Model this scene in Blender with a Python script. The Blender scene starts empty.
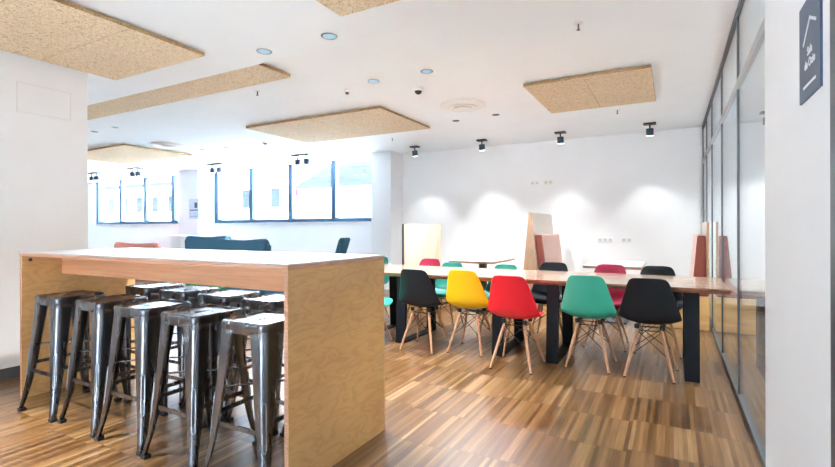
import bpy, bmesh, math, random
from mathutils import Vector, Matrix
random.seed(7)
S = bpy.context.scene
COL = S.collection
PI = math.pi

# ------------------------------------------------------------------ materials
MATS = {}
def nt(name):
    m = bpy.data.materials.new(name); m.use_nodes = True
    t = m.node_tree; t.nodes.clear()
    out = t.nodes.new('ShaderNodeOutputMaterial')
    MATS[name] = m
    return m, t, out
def nd(t, typ, **kw):
    n = t.nodes.new(typ)
    for k, v in kw.items(): setattr(n, k, v)
    return n
def principled(t, out, color=(.8,.8,.8), rough=.5, metal=0, coat=0, spec=.5):
    b = nd(t, 'ShaderNodeBsdfPrincipled')
    b.inputs['Base Color'].default_value = (*color, 1)
    b.inputs['Roughness'].default_value = rough
    b.inputs['Metallic'].default_value = metal
    b.inputs['Coat Weight'].default_value = coat
    b.inputs['Coat Roughness'].default_value = .12
    b.inputs['Specular IOR Level'].default_value = spec
    t.links.new(b.outputs[0], out.inputs[0])
    return b
def ramp(t, stops):
    r = nd(t, 'ShaderNodeValToRGB'); e = r.color_ramp.elements
    while len(e) < len(stops): e.new(.5)
    for i, (p, c) in enumerate(stops):
        e[i].position = p; e[i].color = (*c, 1)
    return r
def plain(name, color, rough=.5, metal=0, coat=0, noise=.06, scale=18, bump=0, spec=.5):
    """a base colour with faint procedural mottling and optional bump"""
    m, t, out = nt(name)
    b = principled(t, out, color, rough, metal, coat, spec)
    tc = nd(t, 'ShaderNodeTexCoord')
    n = nd(t, 'ShaderNodeTexNoise'); n.inputs['Scale'].default_value = scale; n.inputs['Detail'].default_value = 4
    t.links.new(tc.outputs['Object'], n.inputs['Vector'])
    lo = tuple(c*(1-noise) for c in color); hi = tuple(min(1, c*(1+noise)) for c in color)
    r = ramp(t, [(.3, lo), (.7, hi)])
    t.links.new(n.outputs['Fac'], r.inputs[0]); t.links.new(r.outputs[0], b.inputs['Base Color'])
    if bump:
        bp = nd(t, 'ShaderNodeBump'); bp.inputs['Strength'].default_value = bump; bp.inputs['Distance'].default_value = .004
        n2 = nd(t, 'ShaderNodeTexNoise'); n2.inputs['Scale'].default_value = scale*14; n2.inputs['Detail'].default_value = 3
        t.links.new(tc.outputs['Object'], n2.inputs['Vector'])
        t.links.new(n2.outputs['Fac'], bp.inputs['Height']); t.links.new(bp.outputs[0], b.inputs['Normal'])
    return m
def emit(name, color, strength):
    m, t, out = nt(name)
    e = nd(t, 'ShaderNodeEmission'); e.inputs[0].default_value = (*color, 1); e.inputs[1].default_value = strength
    t.links.new(e.outputs[0], out.inputs[0]); return m
def wood(name, lo, mid, hi, scale=(1.2, 14, 14), rough=.4, coat=0, contrast=1.0, dist=1.5):
    """stretched noise grain; scale small along the grain"""
    m, t, out = nt(name)
    b = principled(t, out, mid, rough, 0, coat)
    tc = nd(t, 'ShaderNodeTexCoord'); mp = nd(t, 'ShaderNodeMapping'); mp.inputs['Scale'].default_value = scale
    n = nd(t, 'ShaderNodeTexNoise'); n.inputs['Scale'].default_value = 2.2; n.inputs['Detail'].default_value = 7
    n.inputs['Distortion'].default_value = dist
    t.links.new(tc.outputs['Object'], mp.inputs[0]); t.links.new(mp.outputs[0], n.inputs['Vector'])
    w = .22/contrast
    r = ramp(t, [(.5-w, lo), (.5, mid), (.5+w, hi)])
    t.links.new(n.outputs['Fac'], r.inputs[0]); t.links.new(r.outputs[0], b.inputs['Base Color'])
    return m

plain('ceiling_paint', (.87,.915,.94), .9, noise=.015, scale=2)
plain('wall_paint', (.86,.86,.86), .85, noise=.015, scale=2)
plain('pier_paint', (.80,.81,.83), .85, noise=.015, scale=2)
plain('baseboard_grey', (.07,.075,.085), .5)
plain('laminate_white', (.52,.525,.535), .36, coat=.1, noise=.01)
plain('fitting_white', (.80,.79,.76), .45, noise=.01)
plain('fitting_dark', (.02,.022,.026), .4)
plain('rubber_black', (.012,.012,.013), .7)
plain('steel_black', (.005,.0065,.009), .6, spec=.18, noise=.15)
plain('lamp_metal', (.03,.055,.085), .35, metal=.3)
plain('wire_black', (.012,.012,.014), .4)
plain('chair_black', (.007,.010,.014), .5, noise=.1, scale=6, bump=.05, spec=.3)
plain('chair_yellow', (.78,.47,.005), .38, noise=.03, scale=6)
plain('chair_red', (.70,.010,.022), .36, noise=.04, scale=6)
plain('chair_mint', (.035,.36,.25), .4, noise=.04, scale=6)
plain('chair_green', (.008,.23,.18), .4, noise=.04, scale=6)
plain('chair_leaf_green', (.01,.36,.07), .4, noise=.04, scale=6)
plain('chair_crimson', (.42,.012,.06), .4, noise=.04, scale=6)
plain('fabric_pink', (.92,.66,.58), .9, noise=.05, scale=60, bump=.25)
plain('fabric_rust', (.25,.060,.040), .9, noise=.08, scale=60, bump=.25)
plain('fabric_salmon', (.58,.22,.17), .9, noise=.06, scale=40, bump=.25)
plain('fabric_navy', (.035,.13,.22), .85, noise=.1, scale=40, bump=.25)
plain('fabric_teal', (.03,.11,.17), .85, noise=.1, scale=40, bump=.25)
plain('metal_grey', (.085,.095,.105), .4, metal=.2, noise=.05)
plain('rail_silver', (.42,.45,.48), .3, metal=.8, noise=.05)
plain('window_frame_blue', (.03,.085,.16), .45, noise=.06)
plain('ply_lit', (.84,.80,.72), .5, noise=.02)  # divider ply where light strikes it, the brightness put into the colour
plain('socket_grey', (.55,.55,.56), .5, noise=.02)
plain('sign_navy', (.030,.062,.115), .4, noise=.05)
plain('sign_white', (.82,.84,.86), .5, noise=.01)
plain('paper_blue', (.50,.58,.72), .7, noise=.12, scale=9)
plain('plastic_white', (.80,.80,.80), .4, noise=.01)
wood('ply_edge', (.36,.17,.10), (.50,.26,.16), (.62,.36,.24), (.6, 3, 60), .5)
wood('ply_apron', (.56,.26,.12), (.63,.31,.155), (.68,.36,.19), (1.5, 1.5, 40), .42, dist=.6)
wood('ply_pale', (.58,.44,.31), (.66,.52,.38), (.72,.58,.44), (6, 6, 1.0), .5, dist=.6)
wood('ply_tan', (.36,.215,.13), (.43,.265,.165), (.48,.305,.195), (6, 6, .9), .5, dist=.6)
wood('bench_oak', (.60,.34,.12), (.70,.42,.165), (.76,.48,.21), (1.2, 1.2, 8), .45, dist=.6)
wood('chair_leg_wood', (.36,.17,.085), (.47,.24,.13), (.56,.31,.18), (22, 22, 2.5), .42)
wood('table_wood', (.22,.125,.078), (.36,.23,.155), (.50,.355,.265), (.9, 9, 9), .27, coat=.35, contrast=1.1, dist=2.0)
wood('table_bark_edge', (.10,.04,.02), (.24,.10,.05), (.36,.17,.09), (3, 8, 18), .5)

def birch():
    m, t, out = nt('ply_birch')
    b = principled(t, out, (.5,.3,.13), .38, coat=.12)
    tc = nd(t, 'ShaderNodeTexCoord'); mp = nd(t, 'ShaderNodeMapping'); mp.inputs['Scale'].default_value = (1, 1.9, 5.5)
    mp.inputs['Rotation'].default_value = (.35, 0, 0)
    n = nd(t, 'ShaderNodeTexNoise'); n.inputs['Scale'].default_value = 2.3; n.inputs['Detail'].default_value = 2.5; n.inputs['Distortion'].default_value = .6
    t.links.new(tc.outputs['Object'], mp.inputs[0]); t.links.new(mp.outputs[0], n.inputs['Vector'])
    mu = nd(t, 'ShaderNodeMath', operation='MULTIPLY'); mu.inputs[1].default_value = 11
    sn = nd(t, 'ShaderNodeMath', operation='SINE')
    t.links.new(n.outputs['Fac'], mu.inputs[0])
    m2 = nd(t, 'ShaderNodeMath', operation='MULTIPLY'); m2.inputs[1].default_value = 3.2
    t.links.new(mu.outputs[0], m2.inputs[0]); t.links.new(m2.outputs[0], sn.inputs[0])
    r = ramp(t, [(0, (.585,.330,.118)), (.4, (.635,.370,.138)), (1, (.655,.385,.146))])
    ma = nd(t, 'ShaderNodeMapRange'); ma.inputs[1].default_value = -1; ma.inputs[2].default_value = 1
    t.links.new(sn.outputs[0], ma.inputs[0]); t.links.new(ma.outputs[0], r.inputs[0])
    n2 = nd(t, 'ShaderNodeTexNoise'); n2.inputs['Scale'].default_value = 1.7; n2.inputs['Detail'].default_value = 3
    t.links.new(tc.outputs['Object'], n2.inputs['Vector'])
    r2 = ramp(t, [(.35, (.86,.84,.82)), (.65, (1.05,1.05,1.05))])
    t.links.new(n2.outputs['Fac'], r2.inputs[0])
    mx = nd(t, 'ShaderNodeMix', data_type='RGBA', blend_type='MULTIPLY'); mx.inputs[0].default_value = 1
    t.links.new(r.outputs[0], mx.inputs[6]); t.links.new(r2.outputs[0], mx.inputs[7])
    t.links.new(mx.outputs[2], b.inputs['Base Color'])
birch()

def gunmetal():
    m, t, out = nt('gunmetal')
    b = principled(t, out, (.3,.3,.32), .26, 1.0, .35)
    tc = nd(t, 'ShaderNodeTexCoord'); mp = nd(t, 'ShaderNodeMapping'); mp.inputs['Scale'].default_value = (5, 5, 1.0)
    n = nd(t, 'ShaderNodeTexNoise'); n.inputs['Scale'].default_value = 3; n.inputs['Detail'].default_value = 5
    t.links.new(tc.outputs['Object'], mp.inputs[0]); t.links.new(mp.outputs[0], n.inputs['Vector'])
    r = ramp(t, [(.3, (.115,.122,.138)), (.7, (.215,.23,.255))])
    t.links.new(n.outputs['Fac'], r.inputs[0]); t.links.new(r.outputs[0], b.inputs['Base Color'])
    r2 = ramp(t, [(.3, (.31,)*3), (.7, (.25,)*3)])
    t.links.new(n.outputs['Fac'], r2.inputs[0]); t.links.new(r2.outputs[0], b.inputs['Roughness'])
gunmetal()

def woodwool(name, k, g=1, bl=1):
    m, t, out = nt(name)
    b = principled(t, out, (.5,.36,.22), .95)
    tc = nd(t, 'ShaderNodeTexCoord')
    n = nd(t, 'ShaderNodeTexNoise'); n.inputs['Scale'].default_value = 42; n.inputs['Detail'].default_value = 5; n.inputs['Distortion'].default_value = 2
    t.links.new(tc.outputs['Object'], n.inputs['Vector'])
    r = ramp(t, [(.30, (.33*k,.205*k*g,.095*k*bl)), (.44, (.60*k,.46*k*g,.29*k*bl)), (.62, (.74*k,.605*k*g,.43*k*bl))])
    t.links.new(n.outputs['Fac'], r.inputs[0]); t.links.new(r.outputs[0], b.inputs['Base Color'])
    bp = nd(t, 'ShaderNodeBump'); bp.inputs['Strength'].default_value = .4; bp.inputs['Distance'].default_value = .006
    t.links.new(n.outputs['Fac'], bp.inputs['Height']); t.links.new(bp.outputs[0], b.inputs['Normal'])
woodwool('wood_wool', 1.0)
woodwool('wood_wool_raw_edge', .5, .8, .55)

def glass(name, tint=(1,1,1), f0=.04):
    """clear pane: Schlick reflection over straight-through transmission"""
    m, t, out = nt(name)
    g = nd(t, 'ShaderNodeNewGeometry')
    dp = nd(t, 'ShaderNodeVectorMath', operation='DOT_PRODUCT')
    t.links.new(g.outputs['Incoming'], dp.inputs[0]); t.links.new(g.outputs['Normal'], dp.inputs[1])
    ab = nd(t, 'ShaderNodeMath', operation='ABSOLUTE'); t.links.new(dp.outputs['Value'], ab.inputs[0])
    s1 = nd(t, 'ShaderNodeMath', operation='SUBTRACT', use_clamp=True); s1.inputs[0].default_value = 1; t.links.new(ab.outputs[0], s1.inputs[1])
    pw = nd(t, 'ShaderNodeMath', operation='POWER'); pw.inputs[1].default_value = 5; t.links.new(s1.outputs[0], pw.inputs[0])
    ma = nd(t, 'ShaderNodeMath', operation='MULTIPLY_ADD'); ma.inputs[1].default_value = 1-f0; ma.inputs[2].default_value = f0
    t.links.new(pw.outputs[0], ma.inputs[0])
    tr = nd(t, 'ShaderNodeBsdfTransparent'); tr.inputs[0].default_value = (*tint, 1)
    gl = nd(t, 'ShaderNodeBsdfGlossy'); gl.inputs['Roughness'].default_value = 0.0
    gl.inputs[0].default_value = (.95,.97,1,1)
    mx = nd(t, 'ShaderNodeMixShader')
    t.links.new(ma.outputs[0], mx.inputs[0]); t.links.new(tr.outputs[0], mx.inputs[1]); t.links.new(gl.outputs[0], mx.inputs[2])
    t.links.new(mx.outputs[0], out.inputs[0])
glass('window_glass')
glass('partition_glass', (.88,.91,.91), .09)

def parquet():
    m, t, out = nt('parquet')
    b = principled(t, out, (.3,.15,.06), .33, coat=.35)
    b.inputs['Coat Roughness'].default_value = .24
    tc = nd(t, 'ShaderNodeTexCoord'); sx = nd(t, 'ShaderNodeSeparateXYZ')
    t.links.new(tc.outputs['Object'], sx.inputs[0])
    def mth(op, a, b_=None, c=None):
        n = nd(t, 'ShaderNodeMath', operation=op)
        for i, v in enumerate((a, b_, c)):
            if v is None: continue
            if isinstance(v, (int, float)): n.inputs[i].default_value = v
            else: t.links.new(v, n.inputs[i])
        return n.outputs[0]
    x, y = sx.outputs[0], sx.outputs[1]
    bx = mth('DIVIDE', mth('ADD', x, 20.02), .45); bi = mth('FLOOR', bx)            # blocks across
    shift = mth('MULTIPLY', mth('MODULO', bi, 2), .035)
    yr = mth('DIVIDE', mth('ADD', mth('ADD', y, 9.34), shift), .45)                 # rows of blocks
    ri = mth('FLOOR', yr)
    sxx = mth('DIVIDE', mth('ADD', x, 20.02), .0225); si = mth('FLOOR', sxx)        # single strips
    def wn(a, b_, c=0.0):
        cb = nd(t, 'ShaderNodeCombineXYZ'); w = nd(t, 'ShaderNodeTexWhiteNoise')
        t.links.new(a, cb.inputs[0]); t.links.new(b_, cb.inputs[1]); cb.inputs[2].default_value = c
        t.links.new(cb.outputs[0], w.inputs['Vector']); return w.outputs['Value']
    strip = wn(si, ri, 1.3); strip2 = wn(mth('FLOOR', mth('DIVIDE', si, 2)), ri, 4.1); block = wn(bi, ri, 7.7)
    mp = nd(t, 'ShaderNodeMapping'); mp.inputs['Scale'].default_value = (60, 3.5, 1)
    t.links.new(tc.outputs['Object'], mp.inputs[0])
    off = nd(t, 'ShaderNodeCombineXYZ'); t.links.new(mth('MULTIPLY', strip, 37), off.inputs[1]); t.links.new(off.outputs[0], mp.inputs['Location'])
    gn = nd(t, 'ShaderNodeTexNoise'); gn.inputs['Scale'].default_value = 1; gn.inputs['Detail'].default_value = 4
    t.links.new(mp.outputs[0], gn.inputs['Vector'])
    v = mth('ADD', mth('MULTIPLY', strip, .44), mth('MULTIPLY', strip2, .14))
    v = mth('ADD', v, mth('MULTIPLY', block, .22)); v = mth('ADD', v, mth('MULTIPLY', mth('SUBTRACT', gn.outputs['Fac'], .5), .42))
    v = mth('ADD', v, .06)
    r = ramp(t, [(.08, (.036,.0125,.0030)), (.38, (.105,.044,.0105)), (.62, (.175,.088,.030)), (.95, (.34,.215,.105))])
    t.links.new(v, r.inputs[0])
    fx = mth('FRACT', sxx); ex = mth('ABSOLUTE', mth('SUBTRACT', fx, .5))
    fy = mth('FRACT', yr); ey = mth('ABSOLUTE', mth('SUBTRACT', fy, .5))
    fb = mth('FRACT', bx); eb = mth('ABSOLUTE', mth('SUBTRACT', fb, .5))
    gap = mth('MAXIMUM', mth('MULTIPLY', mth('GREATER_THAN', ex, .472), .35), mth('MULTIPLY', mth('MAXIMUM', mth('GREATER_THAN', ey, .4955), mth('GREATER_THAN', eb, .4965)), .7))
    mx = nd(t, 'ShaderNodeMix', data_type='RGBA'); t.links.new(gap, mx.inputs[0])
    t.links.new(r.outputs[0], mx.inputs[6]); mx.inputs[7].default_value = (.045,.018,.008,1)
    t.links.new(mx.outputs[2], b.inputs['Base Color'])
    rr = mth('MULTIPLY_ADD', strip2, .10, .29); t.links.new(rr, b.inputs['Roughness'])
    bp = nd(t, 'ShaderNodeBump'); bp.inputs['Strength'].default_value = .08; bp.inputs['Distance'].default_value = .002; bp.invert = True
    t.links.new(gap, bp.inputs['Height']); t.links.new(bp.outputs[0], b.inputs['Normal'])
parquet()
emit('downlight_glow', (.135,.19,.225), 1.0)
emit('spot_glow', (.80,.93,1.0), 4)

# ------------------------------------------------------------------ mesh helpers
def finish(bm, name, mat, parent=None, smooth=False, mats=None, recalc=True):
    if recalc: bmesh.ops.recalc_face_normals(bm, faces=bm.faces)
    if smooth:
        for f in bm.faces: f.smooth = True
        for e in bm.edges:
            if len(e.link_faces) == 2 and e.calc_face_angle(0) > .7: e.smooth = False
    me = bpy.data.meshes.new(name); bm.to_mesh(me); bm.free()
    for mm in (mats or [mat]): me.materials.append(MATS[mm])
    o = bpy.data.objects.new(name, me); COL.objects.link(o)
    if parent: o.parent = parent
    return o
def NB(): return bmesh.new()
def box(bm, x0, x1, y0, y1, z0, z1, bev=0, mi=0, seg=2):
    vs = [bm.verts.new(p) for p in ((x0,y0,z0),(x1,y0,z0),(x1,y1,z0),(x0,y1,z0),(x0,y0,z1),(x1,y0,z1),(x1,y1,z1),(x0,y1,z1))]
    fs = [bm.faces.new([vs[i] for i in q]) for q in ((3,2,1,0),(4,5,6,7),(0,1,5,4),(1,2,6,5),(2,3,7,6),(3,0,4,7))]
    for f in fs: f.material_index = mi
    if bev:
        es = list({e for f in fs for e in f.edges})
        bmesh.ops.bevel(bm, geom=es, offset=bev, segments=seg, affect='EDGES', profile=.5)
    return bm
def prism(bm, pts, axis, a0, a1, mi=0):
    """extrude a closed 2-D outline along an axis (0 x, 1 y, 2 z)"""
    def P(u, v, a):
        return {0: (a,u,v), 1: (u,a,v), 2: (u,v,a)}[axis]
    A = [bm.verts.new(P(u,v,a0)) for u,v in pts]; B = [bm.verts.new(P(u,v,a1)) for u,v in pts]
    n = len(pts); fs = [bm.faces.new(A[::-1]), bm.faces.new(B)]
    for i in range(n): fs.append(bm.faces.new((A[i],A[(i+1)%n],B[(i+1)%n],B[i])))
    for f in fs: f.material_index = mi
    return bm
def tube(bm, pts, rad, seg=8, closed=False, cap=True):
    pts = [Vector(p) for p in pts]; n = len(pts)
    rs = rad if isinstance(rad, (list, tuple)) else [rad]*n
    rings = []
    for i, p in enumerate(pts):
        if closed: d = pts[(i+1)%n]-pts[i-1]
        else: d = pts[min(i+1,n-1)]-pts[max(i-1,0)]
        d.normalize()
        ref = Vector((0,0,1)) if abs(d.z) < .95 else Vector((1,0,0))
        u = d.cross(ref).normalized(); v = d.cross(u).normalized()
        rings.append([bm.verts.new(p+rs[i]*(math.cos(2*PI*k/seg)*u+math.sin(2*PI*k/seg)*v)) for k in range(seg)])
    for i in range(n if closed else n-1):
        a, b = rings[i], rings[(i+1)%n]
        for k in range(seg): bm.faces.new((a[k],a[(k+1)%seg],b[(k+1)%seg],b[k]))
    if cap and not closed:
        bm.faces.new(rings[0][::-1]); bm.faces.new(rings[-1])
    return bm
def lathe(bm, prof, c=(0,0,0), seg=24, M=None):
    """prof: (radius, z) list, closed with caps at both ends"""
    rings = []
    for r, z in prof:
        ring = []
        for k in range(seg):
            p = Vector((r*math.cos(2*PI*k/seg), r*math.sin(2*PI*k/seg), z))
            if M: p = M @ p
            ring.append(bm.verts.new(p+Vector(c)))
        rings.append(ring)
    for a, b in zip(rings, rings[1:]):
        for k in range(seg): bm.faces.new((a[k],a[(k+1)%seg],b[(k+1)%seg],b[k]))
    bm.faces.new(rings[0][::-1]); bm.faces.new(rings[-1])
    return bm
def rot_box(bm, half, M):
    hx, hy, hz = half
    vs = [bm.verts.new(M @ Vector(p)) for p in ((-hx,-hy,-hz),(hx,-hy,-hz),(hx,hy,-hz),(-hx,hy,-hz),(-hx,-hy,hz),(hx,-hy,hz),(hx,hy,hz),(-hx,hy,hz))]
    for q in ((3,2,1,0),(4,5,6,7),(0,1,5,4),(1,2,6,5),(2,3,7,6),(3,0,4,7)): bm.faces.new([vs[i] for i in q])
    return bm
def baked(o):
    """replace a prototype's mesh with its modified one"""
    dg = bpy.context.evaluated_depsgraph_get(); dg.update()
    me = bpy.data.meshes.new_from_object(o.evaluated_get(dg)); o.modifiers.clear()
    o.data = me
    return o
def thing(name, label, cat, loc=(0,0,0), rz=0, group=None):
    o = bpy.data.objects.new(name, None); COL.objects.link(o)
    o.location = loc; o.rotation_euler = (0,0,rz); o.empty_display_size = .1
    o['label'] = label; o['category'] = cat
    if group: o['group'] = group
    return o
def tag(o, label, cat, group=None, kind=None):
    o['label'] = label; o['category'] = cat
    if group: o['group'] = group
    if kind: o['kind'] = kind
    return o
def struct(o):
    o['kind'] = 'structure'; return o
def sempty(name, loc=(0,0,0)):
    o = bpy.data.objects.new(name, None); COL.objects.link(o); o.location = loc; o['kind'] = 'structure'
    return o
def copy_tree(o, parent=None):
    c = o.copy(); COL.objects.link(c)
    if parent: c.parent = parent
    for ch in list(o.children): copy_tree(ch, c)
    return c
def place(proto, used, loc, rz, label, group=None, sc=1.0):
    r = proto if not used else copy_tree(proto)
    used.append(1)
    r.location = loc; r.rotation_euler = (0,0,rz); r.scale = (sc,sc,sc); r['label'] = label
    if group: r['group'] = group
    return r
def recolor(root, part, mat):
    for ch in root.children:
        if ch.name.split('.')[0] == part:
            ch.data = ch.data.copy(); ch.data.materials[0] = MATS[mat]

# ------------------------------------------------------------------ room dimensions (metres)
HC, HF = 2.77, 2.70          # ceiling at the back, lower ceiling over the front
YB, YW = 8.38, 3.0          # back wall, edge where the ceiling drops
XG, XL, XFAR = .40, -4.77, -17.1
YR = -3.6
def simple(name, *boxes, mat, kind=True, bev=0):
    bm = NB()
    for b in boxes: box(bm, *b, bev=bev)
    o = finish(bm, name, mat)
    if kind: struct(o)
    return o

simple('floor', (XFAR-.3, 2.7, YR-.3, YB+.3, -.12, 0), mat='parquet')
simple('ceiling', (XFAR-.3, 2.7, YW, YB+.3, HC, HC+.15), mat='ceiling_paint')
simple('ceiling', (XFAR-.3, 2.7, YR-.3, YW, HF, HC+.15), mat='ceiling_paint')
# back wall, pierced by the two strip windows
W1 = (-16.6, -11.9); W2 = (-10.79, -5.40); ZS, ZH = 1.355, 2.765
simple('wall_back', (XFAR-.3, W1[0], YB, YB+.25, 0, HC), (W1[0], W1[1], YB, YB+.25, 0, ZS), (W1[0], W1[1], YB, YB+.25, ZH, HC),
       (W1[1], W2[0], YB, YB+.25, 0, HC), (W2[0], W2[1], YB, YB+.25, 0, ZS), (W2[0], W2[1], YB, YB+.25, ZH, HC), (W2[1], 2.7, YB, YB+.25, 0, HC), mat='wall_paint')
simple('wall_far_left', (XFAR-.3, XFAR, YR, YB, 0, HC), mat='wall_paint')
simple('wall_left', (-9.0, XL, YR, 2.335, 0, HF), mat='wall_paint')
simple('wall_left_front', (XFAR, -9.0, 2.085, 2.335, 0, HF), mat='wall_paint')
simple('wall_right', (XG, 2.7, YR, 2.83, 0, HF), mat='wall_paint')
simple('wall_corridor', (2.4, 2.7, 2.83, YB, 0, HC), mat='wall_paint')
# wall behind the photographer, with an unseen opening added to let in fill light
OX = [(-2.6, -1.4)]
bm = NB()
xs = [XL, *[v for o_ in OX for v in o_], XG]
for i in range(0, 4, 2): box(bm, xs[i], xs[i+1], YR-.25, YR, 0, HF)
for a, b in OX:
    box(bm, a, b, YR-.25, YR, 0, .12); box(bm, a, b, YR-.25, YR, 1.75, HF)
struct(finish(bm, 'wall_front', 'wall_paint'))
simple('wall_pier', (-5.39, -4.92, 7.90, YB, 0, HC), mat='pier_paint')
simple('wall_pier', (-11.62, -10.80, 7.90, YB, 0, HC), mat='pier_paint')
simple('baseboard_left', (XL, XL+.014, YR, 2.335, 0, .09), mat='baseboard_grey')
simple('baseboard_back', (-4.92, 2.4, YB-.014, YB, 0, .07), mat='baseboard_grey')
simple('trim_1', (XG-.012, XG, 1.58, 1.70, 0, HF), mat='metal_grey')
# flush access hatch on the left wall: a thin raised outline
bm = NB()
x0, x1 = XL, XL+.003
for y0, y1, z0, z1 in ((1.80,2.20,2.445,2.452),(1.80,2.20,2.20,2.207),(1.80,1.807,2.20,2.452),(2.193,2.20,2.20,2.452)):
    box(bm, x0, x1, y0, y1, z0, z1)
struct(finish(bm, 'trim_2', 'fitting_white'))

# windows
def window(n, x0, x1, mull):
    w = sempty('window_%d' % n, ((x0+x1)/2, YB+.065, ZS)); cx = (x0+x1)/2
    bm = NB(); hw = (x1-x0)/2; h = ZH-ZS
    box(bm, -hw, hw, -.06, .06, 0, .11); box(bm, -hw, hw, -.03, .06, h-.012, h)
    box(bm, -hw, -hw+.13, -.06, .06, .11, h-.012); box(bm, hw-.05, hw, -.06, .06, .11, h-.012)
    finish(bm, 'window_frame', 'window_frame_blue', w)
    for m in mull:
        bm = NB(); box(bm, m-cx-.065, m-cx+.065, -.06, .06, .11, h-.012); finish(bm, 'mullion', 'window_frame_blue', w)
    bm = NB(); box(bm, -hw+.02, hw-.02, -.006, .006, .03, h-.03); finish(bm, 'glass_pane', 'window_glass', w)
    bm = NB(); box(bm, -hw, hw, -.10, -.06, 0, .02); finish(bm, 'window_sill', 'fitting_white', w)
window(1, W1[0], W1[1], (-15.23, -13.94, -12.59))
window(2, W2[0], W2[1], (-9.42, -8.08, -6.76))

# glass partition on the right
gp = sempty('wall_glass', (XG, 2.83, 0))
L = YB-2.83
bm = NB(); box(bm, .002, .038, 0, L, 0, .035); finish(bm, 'bottom_rail', 'metal_grey', gp)
bm = NB(); box(bm, .002, .038, 0, L, HC-.04, HC); finish(bm, 'top_rail', 'metal_grey', gp)
bm = NB(); box(bm, .004, .036, 0, L, 2.205, 2.265); finish(bm, 'transom', 'rail_silver', gp)
for y in (2.85, 4.03, 5.28, 6.54, 7.50, YB-.02):
    bm = NB(); box(bm, .008, .032, y-2.83-.016, y-2.83+.016, .035, 2.205); box(bm, .008, .032, y-2.83-.016, y-2.83+.016, 2.27, HC-.05)
    finish(bm, 'mullion', 'metal_grey', gp)
bm = NB(); box(bm, .015, .025, .01, L-.01, .03, 2.21); finish(bm, 'glass_pane', 'partition_glass', gp)
bm = NB(); box(bm, .015, .025, .01, L-.01, 2.265, HC-.04); finish(bm, 'glass_pane', 'partition_glass', gp)

# ------------------------------------------------------------------ bar table
B0, B1, BY0, BY1, BH = -4.135, -1.533, 1.575, 2.385, 1.06
bar = thing('bar_table', 'long high bar table with white top and birch plywood ends', 'bar table', ((B0+B1)/2, (BY0+BY1)/2, 0))
cx, cy = bar.location.x, bar.location.y
bm = NB(); box(bm, B0-cx-.012, B1-cx+.004, BY0-cy-.004, BY1-cy+.004, BH-.008, BH, .002); finish(bm, 'tabletop', 'laminate_white', bar)
bm = NB(); box(bm, B0-cx, B1-cx, BY0-cy, BY1-cy, BH-.03, BH-.008); finish(bm, 'tabletop_core', 'ply_edge', bar)
for a, b in ((B0, B0+.026), (B1-.026, B1)):
    bm = NB(); box(bm, a-cx, b-cx, BY0-cy+.002, BY1-cy, 0, BH-.03, .001, 0, 1)
    o = finish(bm, 'end_panel', 'ply_birch', bar, mats=['ply_birch', 'ply_edge'])
    for f in o.data.polygons:
        if abs(f.normal.y) > .9: f.material_index = 1
bm = NB(); box(bm, B0+.026-cx, B1-.026-cx, 1.83-cy, 1.87-cy, .885, BH-.03, .002); finish(bm, 'apron', 'ply_apron', bar)
bm = NB(); box(bm, B0+.026-cx, B1-.026-cx, 2.20-cy, 2.24-cy, .93, BH-.03, .002); finish(bm, 'apron', 'ply_apron', bar)
bm = NB(); lathe(bm, [(.012,0),(.012,.004),(.008,.007)], (B0+.026-cx, 1.63-cy, 1.0), 12, Matrix.Rotation(PI/2, 4, 'Y'))
finish(bm, 'bolt', 'fitting_dark', bar)

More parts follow.
